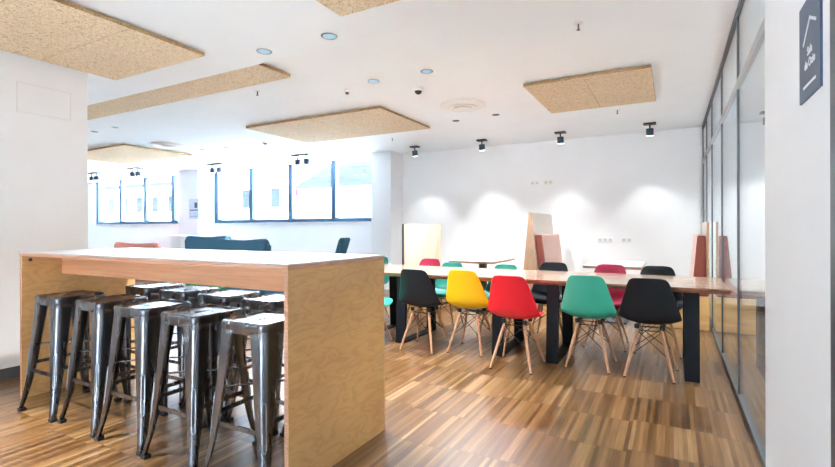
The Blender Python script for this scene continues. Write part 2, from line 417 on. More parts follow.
# ------------------------------------------------------------------ bar stools
def rrect(hw, r, n=8, hy=None):
    hy = hy or hw; pts = []
    for q, (sx, sy) in enumerate(((1,1),(-1,1),(-1,-1),(1,-1))):
        for k in range(n+1):
            a = q*PI/2 + k*PI/2/n
            pts.append((sx*(hw-r)+r*math.cos(a), sy*(hy-r)+r*math.sin(a)))
    return pts
def make_stool():
    root = thing('bar_stool', '', 'stool', group='bar stools')
    bm = NB(); n = 8
    loops = [(.140,.030,None,.700),(.148,.034,None,.702),(.153,.036,None,.742),(.152,.036,None,.752),(.147,.036,None,.759),(.140,.034,None,.760),
             (.133,.032,None,.756),(.115,.030,None,.7535),(.075,.03,None,.7525),(.013,.0125,.048,.752),(.011,.0105,.046,.742),(.0108,.0104,.0455,.72)]
    rings = []
    for hw, r, hy, z in loops: rings.append([bm.verts.new((x,y,z)) for x,y in rrect(hw, r, n, hy)])
    m = len(rings[0])
    for a, b in zip(rings, rings[1:]):
        for k in range(m): bm.faces.new((a[k],a[(k+1)%m],b[(k+1)%m],b[k]))
    bmesh.ops.remove_doubles(bm, verts=bm.verts, dist=1e-5)
    s = finish(bm, 'seat', 'gunmetal', root, smooth=True)
    so = s.modifiers.new('s', 'SOLIDIFY'); so.thickness = .002; so.offset = -1; baked(s)
    for sx, sy in ((1,1),(-1,1),(-1,-1),(1,-1)):
        bm = NB(); rows = []
        for i in range(15):
            tt = i/14; z = .738*(1-tt)+.012*tt
            c = .1475+.048*tt+.017*max(0,(tt-.72)/.28)**1.6
            w = .085*(1-tt)**1.25+.027*min(1, tt*1.6+.15)
            if tt < .06: w += .012
            r = min(.03, w*.55)
            prof = [(-w, -.010), (-w, 0)]
            for k in range(6):
                a = PI/2-k*PI/10; prof.append((-r+r*math.cos(a), -r+r*math.sin(a)))
            prof += [(0, -w), (-.010, -w)]
            rows.append([bm.verts.new((sx*(c+u), sy*(c+v), z)) for u,v in prof])
        for a, b in zip(rows, rows[1:]):
            for k in range(len(a)-1): bm.faces.new((a[k],a[k+1],b[k+1],b[k]))
        lg = finish(bm, 'leg', 'gunmetal', root, smooth=True)
        so = lg.modifiers.new('s', 'SOLIDIFY'); so.thickness = .0025; so.offset = 0; baked(lg)
        # embossed loop down the corner of the leg
        bm = NB(); pts = []
        for k in range(24):
            a = 2*PI*k/24; tt = .60+.15*math.sin(a) ; e = math.cos(a)
            lat = .0085*max(-1, min(1, e*2.2))
            c = .1475+.048*tt+.017*max(0,(tt-.72)/.28)**1.6 - .0065
            z = .738*(1-tt)+.012*tt
            pts.append((sx*(c+lat*.7), sy*(c-lat*.7), z))
        tube(bm, pts, .0028, 6, closed=True)
        finish(bm, 'embossed_rim', 'rail_silver', lg, smooth=True)
        bm = NB(); box(bm, -.019, .019, -.019, .019, 0, .022, .005)
        bmesh.ops.translate(bm, verts=bm.verts, vec=(sx*.195, sy*.195, 0))
        finish(bm, 'rubber_foot', 'rubber_black', lg)
    def cc(z):
        tt = (.738-z)/.726; return .1475+.048*tt
    for z, q in ((.27, 0), (.31, 1)):
        a = cc(z)-.012
        for s_ in (-1, 1):
            bm = NB()
            M = Matrix.Translation((0, s_*a, z)) if q == 0 else Matrix.Translation((s_*a, 0, z)) @ Matrix.Rotation(PI/2, 4, 'Z')
            rot_box(bm, (a-.004, .0035, .011), M); finish(bm, 'footrest_bar', 'gunmetal', root)
    bm = NB(); a = cc(.43)-.014
    tube(bm, [(-a,-a,.435),(a,a,.435)], .005, 8); tube(bm, [(-a,a,.447),(a,-a,.447)], .005, 8)
    finish(bm, 'cross_brace', 'gunmetal', root, smooth=True)
    return root
stool = make_stool(); used = []
FR = [(-3.655, 1.68, .02), (-3.18, 1.70, -.03), (-2.725, 1.69, .02), (-2.265, 1.68, -.02), (-1.81, 1.70, .015)]
fl = ['gunmetal metal bar stool at the front left end, beside the left plywood panel',
      'gunmetal metal bar stool, second from the left in the front row under the bar',
      'gunmetal metal bar stool in the middle of the front row under the bar',
      'gunmetal metal bar stool in the front row, next to the one nearest the right panel',
      'gunmetal metal bar stool at the front right end, against the big plywood end panel']
BK = [(-3.645, 2.27, -.01), (-3.18, 2.25, .01), (-2.72, 2.23, 0), (-2.27, 2.22, -.02), (-1.82, 2.24, .03)]
bl = ['metal bar stool at the left end of the far row, mostly hidden behind front stools',
      'metal bar stool in the far row, bright glare on its seat',
      'metal bar stool in the middle of the far row, seat seen below the apron',
      'metal bar stool in the far row whose seat shows left of the right panel',
      'rightmost metal bar stool of the far row, hidden behind the end panel']
for (x, y, r), l in zip(FR, fl): place(stool, used, (x, y, 0), r, l, sc=1.02)
for (x, y, r), l in zip(BK, bl): place(stool, used, (x, y, 0), r, l, sc=1.02)

# ------------------------------------------------------------------ long dining tables
def make_table(x0, x1, label, seed):
    rnd = random.Random(seed); cx = (x0+x1)/2; y0, y1, zt = 4.27, 5.27, .745
    root = thing('dining_table', label, 'table', (cx, (y0+y1)/2, 0), group='long dining tables')
    hx, hy = (x1-x0)/2-.002, (y1-y0)/2
    # slab with a slightly wavy natural edge on the long sides
    bm = NB(); n = 26; tops, bots = [], []
    ph = [rnd.uniform(0, 6) for _ in range(4)]
    def edge(side):
        out = []
        for i in range(n+1):
            x = -hx+2*hx*i/n
            w = .007*math.sin(3.1*x+ph[0]+side)+.004*math.sin(9*x+ph[1]*side)+.002*math.sin(23*x+ph[2])
            out.append((x, side*(hy+w-.006)))
        return out
    out = edge(-1)+edge(1)[::-1]; m = len(out)
    lv = [(.0, 0), (.0, -.014), (-.012, -.033), (-.022, -.042)]
    rings = []
    for ins, dz in lv:
        rings.append([bm.verts.new((x, y-(1 if y > 0 else -1)*(-ins), zt+dz)) for x, y in out])
    f = bm.faces.new(rings[0])
    for a, b in zip(rings, rings[1:]):
        for k in range(m):
            g = bm.faces.new((a[k],a[(k+1)%m],b[(k+1)%m],b[k])); g.material_index = 1
    bm.faces.new(rings[-1][::-1])
    finish(bm, 'tabletop', 'table_wood', root, mats=['table_wood', 'table_bark_edge'])
    for s in (-1, 1):
        lx = s*(hx-.256)
        bm = NB(); w = .052; t = .022
        yb0, yb1, yt0, yt1 = -.50, .27, -.46, .24
        zt2 = zt-.042
        def slab(pa, pb):
            # flat steel bar from pa to pb in the yz plane; 2t thick there, 2w wide along x
            pa, pb = Vector((0,*pa)), Vector((0,*pb)); d = (pb-pa); ln = d.length; ang = math.atan2(d.z, d.y)
            M = Matrix.Translation(Vector((lx,0,0))+(pa+pb)/2) @ Matrix.Rotation(ang, 4, 'X')
            rot_box(bm, (w, ln/2, t), M)
        slab((yb0+t, 0), (yt0+t, zt2)); finish(bm, 'leg_upright', 'steel_black', root)
        bm = NB(); slab((yb1-t, 0), (yt1-t, zt2)); finish(bm, 'leg_upright', 'steel_black', root)
        bm = NB(); box(bm, lx-w, lx+w, yb0+.045, yb1-.045, 0, .012); finish(bm, 'foot_bar', 'steel_black', root)
        bm = NB(); box(bm, lx-w, lx+w, yt0+.045, yt1-.045, zt2-.012, zt2); finish(bm, 'top_bar', 'steel_black', root)
    return root
make_table(-1.215, .394, 'right-hand long wooden table with black steel legs, touching the glass partition', 3)
make_table(-2.81, -1.215, 'middle long wooden table with black steel legs, right of the bar end', 5)
make_table(-4.44, -2.815, 'left long wooden table, almost wholly hidden behind the bar', 8)

# ------------------------------------------------------------------ shell chairs
def make_chair():
    """faces +y (its back toward -y)"""
    root = thing('shell_chair', '', 'chair', group='plastic shell chairs around the long tables')
    # centre profile (y, z, half width, edge lift, lip drop) from seat front to top of back
    P = [(.235,.405,.165,.010,.0),(.228,.428,.185,.014,.0),(.205,.443,.203,.018,0),(.15,.444,.216,.026,0),(.07,.434,.225,.034,0),(-.01,.426,.231,.042,0),
         (-.09,.428,.234,.050,0),(-.145,.448,.235,.058,0),(-.178,.488,.230,.062,0),(-.197,.543,.217,.060,0),(-.213,.603,.201,.052,0),(-.228,.663,.184,.044,0),
         (-.243,.722,.167,.036,0),(-.256,.772,.153,.029,0),(-.265,.807,.140,.024,0),(-.269,.823,.120,.020,0)]
    nv = 12; bm = NB(); grid = []
    for i, (y, z, hw, lift, _) in enumerate(P):
        a = P[max(i-1,0)]; b = P[min(i+1,len(P)-1)]
        tx, tz = b[0]-a[0], b[1]-a[1]; l = math.hypot(tx,tz); tx/=l; tz/=l
        ny, nz = tz, -tx            # inward normal: up on the seat, forward on the back
        row = []
        for j in range(nv+1):
            v = -1+2*j/nv
            k = abs(v)**2.4*lift
            dt = 0
            if i >= len(P)-2: dt = -.012*abs(v)**4
            if i <= 1: dt = .03*abs(v)**3
            row.append(bm.verts.new((v*hw, y+ny*k+tx*dt, z+nz*k+tz*dt)))
        grid.append(row)
    for a, b in zip(grid, grid[1:]):
        for j in range(nv): bm.faces.new((a[j],a[j+1],b[j+1],b[j]))
    sh = finish(bm, 'seat_shell', 'chair_black', root, smooth=False)
    for f in sh.data.polygons: f.use_smooth = True
    so = sh.modifiers.new('s', 'SOLIDIFY'); so.thickness = .006; so.offset = 0
    su = sh.modifiers.new('u', 'SUBSURF'); su.levels = 1; su.render_levels = 1
    baked(sh)
    tops = {}; feet = {}
    for sx in (-1, 1):
        for sy, fy, ty in ((1, .205, .085), (-1, -.195, -.075)):
            tp = Vector((sx*.085, ty, .392)); ft = Vector((sx*(.195 if sy > 0 else .178), fy, .004))
            tops[sx,sy] = tp; feet[sx,sy] = ft
            bm = NB()
            pts = [ft, ft.lerp(tp,.25), ft.lerp(tp,.6), ft.lerp(tp,.9), tp]
            tube(bm, pts, [.0095,.0118,.0138,.0132,.0115], 10)
            lg = finish(bm, 'leg', 'chair_leg_wood', root, smooth=True)
            bm = NB(); lathe(bm, [(.0105,0),(.0115,.003),(.0105,.008)], (ft.x, ft.y, 0), 10); finish(bm, 'foot_glide', 'rubber_black', lg, smooth=True)
            bm = NB(); lathe(bm, [(.019,.388),(.019,.424)], (sx*.095, ty*1.1, 0), 10); finish(bm, 'seat_mount', 'wire_black', root, smooth=True)
    bm = NB()
    C = [(1,1),(-1,1),(-1,-1),(1,-1)]
    for i in range(4):
        a, b = C[i], C[(i+1)%4]
        ta, fa, tb, fb = tops[a], feet[a], tops[b], feet[b]
        tube(bm, [ta.lerp(fa,.06), tb.lerp(fb,.56)], .0032, 6); tube(bm, [tb.lerp(fb,.06), ta.lerp(fa,.56)], .0032, 6)
        tube(bm, [ta.lerp(fa,.05), tb.lerp(fb,.05)], .0045, 6)
    finish(bm, 'wire_brace', 'wire_black', root, smooth=True)
    return root
chair = make_chair(); cused = []
def put_chair(x, y, rz, col, label, sc=1.0):
    r = place(chair, cused, (x, y, 0), rz, label, sc=sc)
    if col != 'chair_black': recolor(r, 'seat_shell', col)
    return r
put_chair(-.165, 4.36, -.02, 'chair_black', 'black plastic shell chair on the near side at the right end of the table')
put_chair(-2.225, 4.22, .01, 'chair_black', 'black plastic shell chair on the near side, left of the yellow chair')
put_chair(-1.765, 4.36, -.01, 'chair_yellow', 'yellow plastic shell chair with wooden legs on the near side')
put_chair(-1.215, 4.06, 0, 'chair_red', 'bright red plastic shell chair pulled out on the near side of the table')
put_chair(-.645, 4.38, .0, 'chair_mint', 'mint green plastic shell chair on the near side, beside the right-end black chair')
put_chair(-2.85, 4.08, -PI/2+.12, 'chair_mint', 'green shell chair turned sideways, peeking out past the end of the bar')
put_chair(-3.64, 5.30, PI, 'chair_green', 'green shell chair behind the table, its top corner just past the bar edge')
put_chair(-2.49, 5.29, PI+.04, 'chair_green', 'green shell chair across the table, between the crimson and yellow chairs', .945)
put_chair(-1.76, 5.18, PI-.05, 'chair_green', 'green shell chair across the table, left of the black chair opposite', .955)
put_chair(-1.20, 5.26, PI+.03, 'chair_black', 'black shell chair across the table in front of the pink booth back')
put_chair(-.60, 5.22, PI-.03, 'chair_crimson', 'crimson shell chair across the table, in front of the right white table')
put_chair(-.13, 5.20, PI+.02, 'chair_black', 'black shell chair across the table at its right end, near the glass')
put_chair(-2.95, 5.56, PI+.05, 'chair_crimson', 'crimson shell chair across the table, seen above the left near black chair', .97)
put_chair(-5.30, 4.00, .3, 'chair_leaf_green', 'leaf green shell chair glimpsed under the bar apron above the stool seats')

# ------------------------------------------------------------------ booth seating at the back
BYa, BYb = 6.50, 7.72
def booth_middle():
    r = thing('booth_bench', 'double booth bench with a tall plywood wedge back and pink cushion, centre back', 'bench', (-1.75, (BYa+BYb)/2, 0), group='booth benches')
    hy = (BYb-BYa)/2
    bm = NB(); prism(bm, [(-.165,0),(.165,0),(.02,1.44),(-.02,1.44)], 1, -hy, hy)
    o = finish(bm, 'divider', 'ply_tan', r, mats=['ply_tan','ply_lit'])
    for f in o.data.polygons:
        if abs(f.normal.x) > .5: f.material_index = 1  # sloping sides painted as if lit, ends keep the ply tone
    for s in (1, -1):
        bm = NB(); a, b = (.13*s, .62*s); box(bm, min(a,b), max(a,b), -hy+.005, hy, 0, .40, .004); finish(bm, 'bench_base', 'bench_oak', r)
        bm = NB(); a, b = (.16*s, .63*s); box(bm, min(a,b), max(a,b), -hy, hy, .40, .47, .018, 0, 3); finish(bm, 'seat_cushion', 'fabric_rust', r)
        if s > 0:
            # leaning back cushion, pink face and dark ends
            bm = NB(); prism(bm, [(.122,.47),(.235,.47),(.155,1.125),(.06,1.125)], 1, -hy+.02, hy-.05)
            bmesh.ops.bevel(bm, geom=list(bm.edges), offset=.008, segments=2, affect='EDGES')
            o = finish(bm, 'back_cushion', 'fabric_pink', r, mats=['fabric_pink','fabric_rust'])
            for f in o.data.polygons:
                if f.normal.x < .4 and abs(f.normal.y) > .5: f.material_index = 1
def booth_right():
    r = thing('booth_bench', 'booth bench with pink back cushion and oak base against the glass partition', 'bench', (.382, (BYa+BYb)/2, 0), group='booth benches')
    hy = (BYb-BYa)/2
    bm = NB(); prism(bm, [(0,.46),(0,1.29),(-.026,1.29),(-.026,.46)], 1, -hy, hy); o = finish(bm, 'divider', 'ply_edge', r, mats=['ply_edge','ply_lit'])
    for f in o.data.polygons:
        if abs(f.normal.x) > .5: f.material_index = 1  # same painted-in light on the broad sides of this board
    bm = NB(); box(bm, -.66, 0, -hy-.012, hy, 0, .40, .004); finish(bm, 'bench_base', 'bench_oak', r)
    bm = NB(); box(bm, -.67, -.002, -hy-.012, hy, .40, .47, .018, 0, 3); finish(bm, 'seat_cushion', 'fabric_rust', r)
    bm = NB(); prism(bm, [(-.028,.47),(-.175,.47),(-.118,1.125),(-.034,1.125)], 1, -hy+.02, hy-.05)
    bmesh.ops.bevel(bm, geom=list(bm.edges), offset=.008, segments=2, affect='EDGES')
    o = finish(bm, 'back_cushion', 'fabric_pink', r, mats=['fabric_pink','fabric_rust'])
    for f in o.data.polygons:
        if f.normal.x > -.4 and abs(f.normal.y) > .5: f.material_index = 1
def booth_left():
    r = thing('booth_bench', 'booth bench with a bare pale plywood back board, beside the corner pier', 'bench', (-3.62, 6.82, 0), group='booth benches')
    bm = NB(); box(bm, -.02, .02, -.65, .65, 0, 1.29, .003); o = finish(bm, 'back_board', 'ply_pale', r)
    bm = NB(); box(bm, .02, .50, -.62, .62, 0, .40, .004); finish(bm, 'bench_base', 'bench_oak', r)
    bm = NB(); box(bm, .02, .51, -.63, .63, .40, .47, .018, 0, 3); finish(bm, 'seat_cushion', 'fabric_rust', r)
    bm = NB(); box(bm, -.021, .008, -.655, -.65, 0, 1.29, .001); finish(bm, 'edge_band', 'metal_grey', r)
booth_middle(); booth_right(); booth_left()
def cafe_table(xc, y0, y1, hw, label):
    r = thing('cafe_table', label, 'table', (xc, (y0+y1)/2, 0), group='white booth tables'); hy = (y1-y0)/2
    bm = NB(); box(bm, -hw, hw, -hy, hy, .742, .75, .002); finish(bm, 'tabletop', 'laminate_white', r)
    bm = NB(); box(bm, -hw+.001, hw-.001, -hy+.001, hy-.001, .715, .742); finish(bm, 'tabletop_edge', 'ply_tan', r)
    bm = NB(); box(bm, -.05, .05, -.05, .05, .02, .715, .006); finish(bm, 'pedestal', 'baseboard_grey', r)
    bm = NB(); box(bm, -.15, .15, -.32, .32, 0, .02, .006); finish(bm, 'foot_plate', 'baseboard_grey', r)
cafe_table(-2.545, 6.24, 7.26, .345, 'white topped booth table on the left, before the pale board')
cafe_table(-.66, 6.17, 7.34, .335, 'white topped booth table on the right, below the lower wall sockets')

# ------------------------------------------------------------------ lounge furniture by the windows
def sofa(label, x0, x1, y, h, mat, rz=0, seat=.44, name='lounge_sofa', cat='sofa'):
    """its back toward the camera (-y)"""
    r = thing(name, label, cat, ((x0+x1)/2, y, 0), rz, 'lounge seats by the windows'); hw = (x1-x0)/2

    # high back with rounded top corners, slightly dipped in the middle
    bm = NB(); out = [(-hw+.03, .14)]
    rr = .11
    for k in range(7):
        a = PI-k*PI/12; out.append((-hw+rr+rr*math.cos(a), h-rr+rr*math.sin(a)))
    for k in range(1, 8):
        u = k/8; out.append((-hw+rr+(2*hw-2*rr)*u, h-.028*math.sin(PI*u)))
    for k in range(7):
        a = PI/2-k*PI/12; out.append((hw-rr+rr*math.cos(a), h-rr+rr*math.sin(a)))
    out.append((hw-.03, .14))
    prism(bm, out, 1, -.07, .07)
    bmesh.ops.bevel(bm, geom=[e for e in bm.edges if abs((e.verts[0].co-e.verts[1].co).y) < .01], offset=.025, segments=3, affect='EDGES')
    finish(bm, 'backrest', mat, r, smooth=True)
    bm = NB(); box(bm, -hw+.04, hw-.04, .06, .70, .16, seat-.08, .02, 0, 3); finish(bm, 'seat_base', mat, r, smooth=True)
    bm = NB(); box(bm, -hw+.05, hw-.05, .075, .71, seat-.08, seat+.05, .04, 0, 3); finish(bm, 'seat_cushion', mat, r, smooth=True)
    for sx in (-1, 1):
        for yy in (0, .62):
            bm = NB(); tube(bm, [(sx*(hw-.09), yy, 0), (sx*(hw-.10), yy, .18)], [.012,.018], 10); finish(bm, 'leg', 'steel_black', r, smooth=True)
    return r
sofa('navy high-backed sofa standing behind the middle of the bar', -6.66, -5.47, 5.2, 1.065, 'fabric_navy')
sofa('navy high-backed sofa farther back, partly overlapped by another navy sofa', -9.25, -7.9, 6.5, 1.08, 'fabric_navy')
sofa('low salmon sofa in front of the left window', -12.9, -11.04, 7.0, .885, 'fabric_salmon')
def easy_chair():
    r = thing('easy_chair', 'teal upholstered easy chair seen sideways below the right window', 'chair', (-5.75, 6.95, 0), group='lounge seats by the windows')
    bm = NB(); prism(bm, [(.12,.36),(.22,.36),(.475,1.04),(.42,1.06),(.36,1.035)], 1, -.12, .12)
    bmesh.ops.bevel(bm, geom=list(bm.edges), offset=.02, segments=2, affect='EDGES'); finish(bm, 'backrest', 'fabric_teal', r, smooth=True)
    bm = NB(); box(bm, -.36, .2, -.25, .25, .30, .44, .04, 0, 3); finish(bm, 'seat', 'fabric_teal', r, smooth=True)
    for sx in (-1, 1):
        for sy in (-1, 1):
            bm = NB(); tube(bm, [(-.08+sx*.25, sy*.22, 0), (-.08+sx*.2, sy*.18, .32)], [.011,.016], 10); finish(bm, 'leg', 'chair_leg_wood', r, smooth=True)
easy_chair()
cab = thing('cabinet', 'white low cabinet standing between the salmon and navy sofas', 'cabinet', (-10.3, 7.3, 0))
bm = NB(); box(bm, -.42, .42, -.2, .25, 0, 1.03, .004); finish(bm, 'body', 'plastic_white', cab)
bm = NB(); box(bm, -.44, .44, -.23, .26, 1.03, 1.06, .004); finish(bm, 'top', 'plastic_white', cab)
for s in (-1, 1):
    bm = NB(); box(bm, *sorted((s*.005, s*.41)), -.219, -.2, .06, 1.0, .003); d = finish(bm, 'door', 'plastic_white', cab)
    bm = NB(); box(bm, s*.05-.006, s*.05+.006, -.24, -.219, .55, .70, .002); finish(bm, 'handle', 'metal_grey', d)

# ------------------------------------------------------------------ acoustic ceiling panels
def acoustic(label, x0, x1, y0, y1, zb, zc, nx=2, ny=1):
    r = thing('acoustic_panel', label, 'ceiling panel', ((x0+x1)/2, (y0+y1)/2, zb), group='wood wool acoustic ceiling panels')
    hx, hy = (x1-x0)/2, (y1-y0)/2; th = .034
    for i in range(nx):
        for j in range(ny):
            a0, a1 = -hx+2*hx*i/nx, -hx+2*hx*(i+1)/nx; b0, b1 = -hy+2*hy*j/ny, -hy+2*hy*(j+1)/ny
            bm = NB(); box(bm, a0+.001, a1-.001, b0+.001, b1-.001, 0, th, .003, 0, 1)
            o = finish(bm, 'acoustic_tile', 'wood_wool', r, mats=['wood_wool','wood_wool_raw_edge'])
            for f in o.data.polygons:
                if abs(f.normal.z) < .5: f.material_index = 1
    for s in (-1, 1):
        bm = NB(); box(bm, -hx+.15, hx-.15, s*hy*.6-.03, s*hy*.6+.03, th, zc-zb); finish(bm, 'batten', 'fitting_dark', r)
acoustic('large tan wood wool panel on the ceiling at the upper left, nearest the left wall', -4.709, -3.406, 0.101, 2.557, 2.655, HF, 2, 4)
acoustic('long wood wool panel just beyond the ceiling step, running left', -8.139, -3.327, 3.012, 3.471, 2.725, HC, 8, 1)
acoustic('wood wool ceiling panel over the middle of the room, in front of the right window', -5.61, -3.205, 4.904, 6.266, 2.725, HC, 4, 2)
acoustic('wood wool ceiling panel at the right, above the dining tables', -1.392, -0.169, 4.904, 6.225, 2.725, HC, 2, 2)
acoustic('wood wool ceiling panel far left, in front of the left window', -11.057, -8.631, 4.832, 6.204, 2.725, HC, 4, 2)
acoustic('small corner of tan wood wool panel cut by the top edge of the picture', -1.966, -0.753, 1.314, 2.526, 2.655, HF, 2, 1)

# ------------------------------------------------------------------ lamps and ceiling fittings
def spot_light(name, parent, loc, energy, size_deg, blend, color, aim=None, radius=.04):
    l = bpy.data.lights.new(name, 'SPOT'); l.energy = energy; l.spot_size = math.radians(size_deg); l.spot_blend = blend
    l.color = color; l.shadow_soft_size = radius
    o = bpy.data.objects.new(name, l); COL.objects.link(o); o.parent = parent; o.location = loc
    if aim is not None: o.rotation_euler = Vector(aim).to_track_quat('-Z', 'Y').to_euler()
    return o
DL_W = 60
WARM = (.90, .96, 1.0)
def downlight(x, y, zc, label, group, R=.062, lit=True, energy=DL_W, glow='downlight_glow', aim=None, cone=130):
    r = thing('downlight', label, 'ceiling light', (x, y, zc), group=group)
    bm = NB(); n = 28; rings = []
    for rad, z in ((R-.012,-.001),(R-.012,-.004),(R,-.004),(R+.002,-.0005)):
        rings.append([bm.verts.new((rad*math.cos(2*PI*k/n), rad*math.sin(2*PI*k/n), z)) for k in range(n)])
    for a, b in zip(rings, rings[1:]):
        for k in range(n): bm.faces.new((a[k],a[(k+1)%n],b[(k+1)%n],b[k]))
    finish(bm, 'trim_ring', 'metal_grey' if lit else 'fitting_dark', r, smooth=True)
    bm = NB(); lathe(bm, [(R-.012,-.0025),(R-.012,-.0005)], (0,0,0), n); finish(bm, 'diffuser', glow if lit else 'fitting_dark', r)
    if energy: spot_light('lamp', r, (0,0,-.012), energy, 50 if aim else cone, .6, WARM, aim=aim, radius=.05)
    return r
for x, y, zc, l in ((-2.98,2.80,HF,'round recessed downlight over the bar, left one of the front pair'),
                    (-2.31,2.82,HF,'round recessed downlight over the bar, right one of the front pair'),
                    (-2.75,4.08,HC,'round recessed downlight left of the dome camera'),
                    (-2.12,4.08,HC,'round recessed downlight just above the dome camera')):
    downlight(x, y, zc, l, 'recessed downlights', energy=150 if y < 3 else 95, cone=104)
for x, y, l in ((-2.73,6.16,'small dark recessed light below the round air diffuser'),
                (-2.11,6.10,'small dark recessed light right of the round air diffuser'),
                (-7.48,6.06,'small dark recessed light above the left half of the right window'),
                (-8.07,5.98,'faint recessed light beside the far round air diffuser'),
                (-8.04,4.04,'faint recessed light near the left wall corner on the far ceiling'),
                (-7.43,4.02,'faint recessed light above the far wood wool panel')):
    downlight(x, y, HC, l, 'small recessed ceiling lights', R=.05, lit=False, energy=130 if x > -4 else 15)
# unseen lights added behind the photographer; the aimed pair brightens the left floor
for x, y, e, aim in ((-4.05,-.35,460,(.2,.30,-1)),(-3.4,-.35,330,(.12,.30,-1)),(-1.2,-.6,15,None),(-3.4,-2.2,25,None),(-1.2,-2.2,15,None)):
    downlight(x, y, HF, 'unseen recessed downlight added on the ceiling behind the photographer', 'added downlights behind the camera', energy=e, aim=aim)

for y in (3.4, 4.7, 6.0, 7.3):  # lamps added to brighten the room ceiling and the glass
    downlight(1.5, y, HC, 'unseen recessed downlight added in the corridor behind the glass partition', 'added corridor downlights', energy=85)
def track_spot(x, y, label, heads=1, energy=14, tilt=.2, group='single spotlights along the back wall'):
    r = thing('ceiling_spotlight', label, 'spotlight', (x, y, HC), group=group)
    w = .075 if heads == 1 else .19
    bm = NB(); box(bm, -w, w, -.05, .05, -.022, 0, .003); finish(bm, 'mount_plate', 'fitting_dark', r)
    for h in range(heads):
        ox = 0 if heads == 1 else (-.095 if h == 0 else .095)
        bm = NB(); tube(bm, [(ox,0,-.022),(ox,0,-.075)], .010, 10); finish(bm, 'stem', 'fitting_dark', r, smooth=True)
        M = Matrix.Translation((ox, .005, -.118)) @ Matrix.Rotation(tilt, 4, 'X')
        bm = NB(); lathe(bm, [(.030,.05),(.046,.045),(.047,-.038),(.043,-.045)], (0,0,0), 20, M)
        hd = finish(bm, 'lamp_head', 'lamp_metal', r, smooth=True)
        bm = NB(); lathe(bm, [(.040,-.0455),(.040,-.048),(.034,-.051)], (0,0,0), 20, M); finish(bm, 'lens', 'spot_glow', hd, smooth=True)
        if energy:
            d = M.to_3x3() @ Vector((0,0,-1))
            spot_light('lamp', r, M @ Vector((0,0,-.062)), energy, 72, .6, (.93,.97,1), aim=d, radius=.02)
    return r
for x, l in ((-4.26,'black ceiling spotlight nearest the corner pier'),(-2.92,'black ceiling spotlight, second from the corner pier'),
             (-1.58,'black ceiling spotlight in front of the wide wood wool panel end'),(-.29,'black ceiling spotlight nearest the glass partition')):
    track_spot(x, 7.70, l).scale = (1.12,1.12,1.12)
for x, y, l in ((-6.80,7.41,'double black spotlight in front of the right window middle'),(-9.52,7.43,'double black spotlight at the left edge of the right window'),
                (-12.0,6.97,'double black spotlight over the right part of the left window'),(-13.92,6.97,'double black spotlight at the left edge of the left window')):
    track_spot(x, y, l, 2, 5, .1, 'double spotlights before the windows').scale = (1.3,1.3,1.3)

def diffuser(x, y, R, label):
    r = thing('air_diffuser', label, 'air vent', (x, y, HC), group='round air diffusers')
    bm = NB(); lathe(bm, [(R,0),(R,-.006),(R*.9,-.022),(R*.62,-.026)], (0,0,0), 36); finish(bm, 'outer_ring', 'fitting_white', r, smooth=True)
    bm = NB(); lathe(bm, [(R*.60,-.026),(R*.60,-.034),(R*.36,-.040)], (0,0,0), 36); finish(bm, 'middle_ring', 'fitting_white', r, smooth=True)
    bm = NB(); lathe(bm, [(R*.38,-.040),(R*.40,-.052),(R*.30,-.060)], (0,0,0), 36); finish(bm, 'centre_cone', 'fitting_white', r, smooth=True)
diffuser(-2.31, 5.43, .29, 'round white air diffuser on the ceiling right of the dome camera')
diffuser(-8.10, 5.32, .29, 'round white air diffuser on the ceiling at the far left')
dc = thing('dome_camera', 'small white and black dome security camera on the ceiling', 'camera', (-2.45, 4.51, HC))
bm = NB(); lathe(bm, [(.055,0),(.055,-.03),(.046,-.04)], (0,0,0), 24); finish(bm, 'housing', 'fitting_white', dc, smooth=True)
bm = NB(); lathe(bm, [(.040,-.04)]+[(.040*math.cos(a*PI/16), -.04-.036*math.sin(a*PI/16)) for a in range(1, 8)], (0,0,0), 24); finish(bm, 'dome', 'fitting_dark', dc, smooth=True)
for x, y, l in ((-6.35,5.98,'white smoke detector on the ceiling above the right window'),(-3.18,4.19,'small white smoke detector on the ceiling, left of the dome camera')):
    r = thing('smoke_detector', l, 'smoke detector', (x, y, HC), group='smoke detectors')
    k = 1 if x < -5 else .55
    bm = NB(); lathe(bm, [(.055*k,0),(.055*k,-.02),(.05*k,-.03)], (0,0,0), 24); finish(bm, 'base', 'fitting_white', r, smooth=True)
    bm = NB(); lathe(bm, [(.038*k,-.03),(.036*k,-.045),(.02*k,-.052)], (0,0,0), 24); finish(bm, 'sensor_head', 'metal_grey', r, smooth=True)
for x, y, l in ((-4.08,3.73,'ceiling sprinkler beside the long wood wool panel end'),(-.62,3.68,'ceiling sprinkler alone on the upper right ceiling'),
                (-4.19,6.78,'ceiling sprinkler left of the spotlight near the pier'),(-.63,6.62,'ceiling sprinkler behind the right wood wool panel')):
    r = thing('ceiling_sprinkler', l, 'sprinkler', (x, y, HC), group='ceiling sprinklers')
    bm = NB(); lathe(bm, [(.034,0),(.034,-.004),(.012,-.008)], (0,0,0), 18); finish(bm, 'rosette', 'fitting_white', r, smooth=True)
    bm = NB(); tube(bm, [(0,0,-.006),(0,0,-.05)], .006, 8); finish(bm, 'nozzle', 'metal_grey', r)
    bm = NB(); lathe(bm, [(.014,-.05),(.014,-.053)], (0,0,0), 12); finish(bm, 'deflector', 'metal_grey', r)

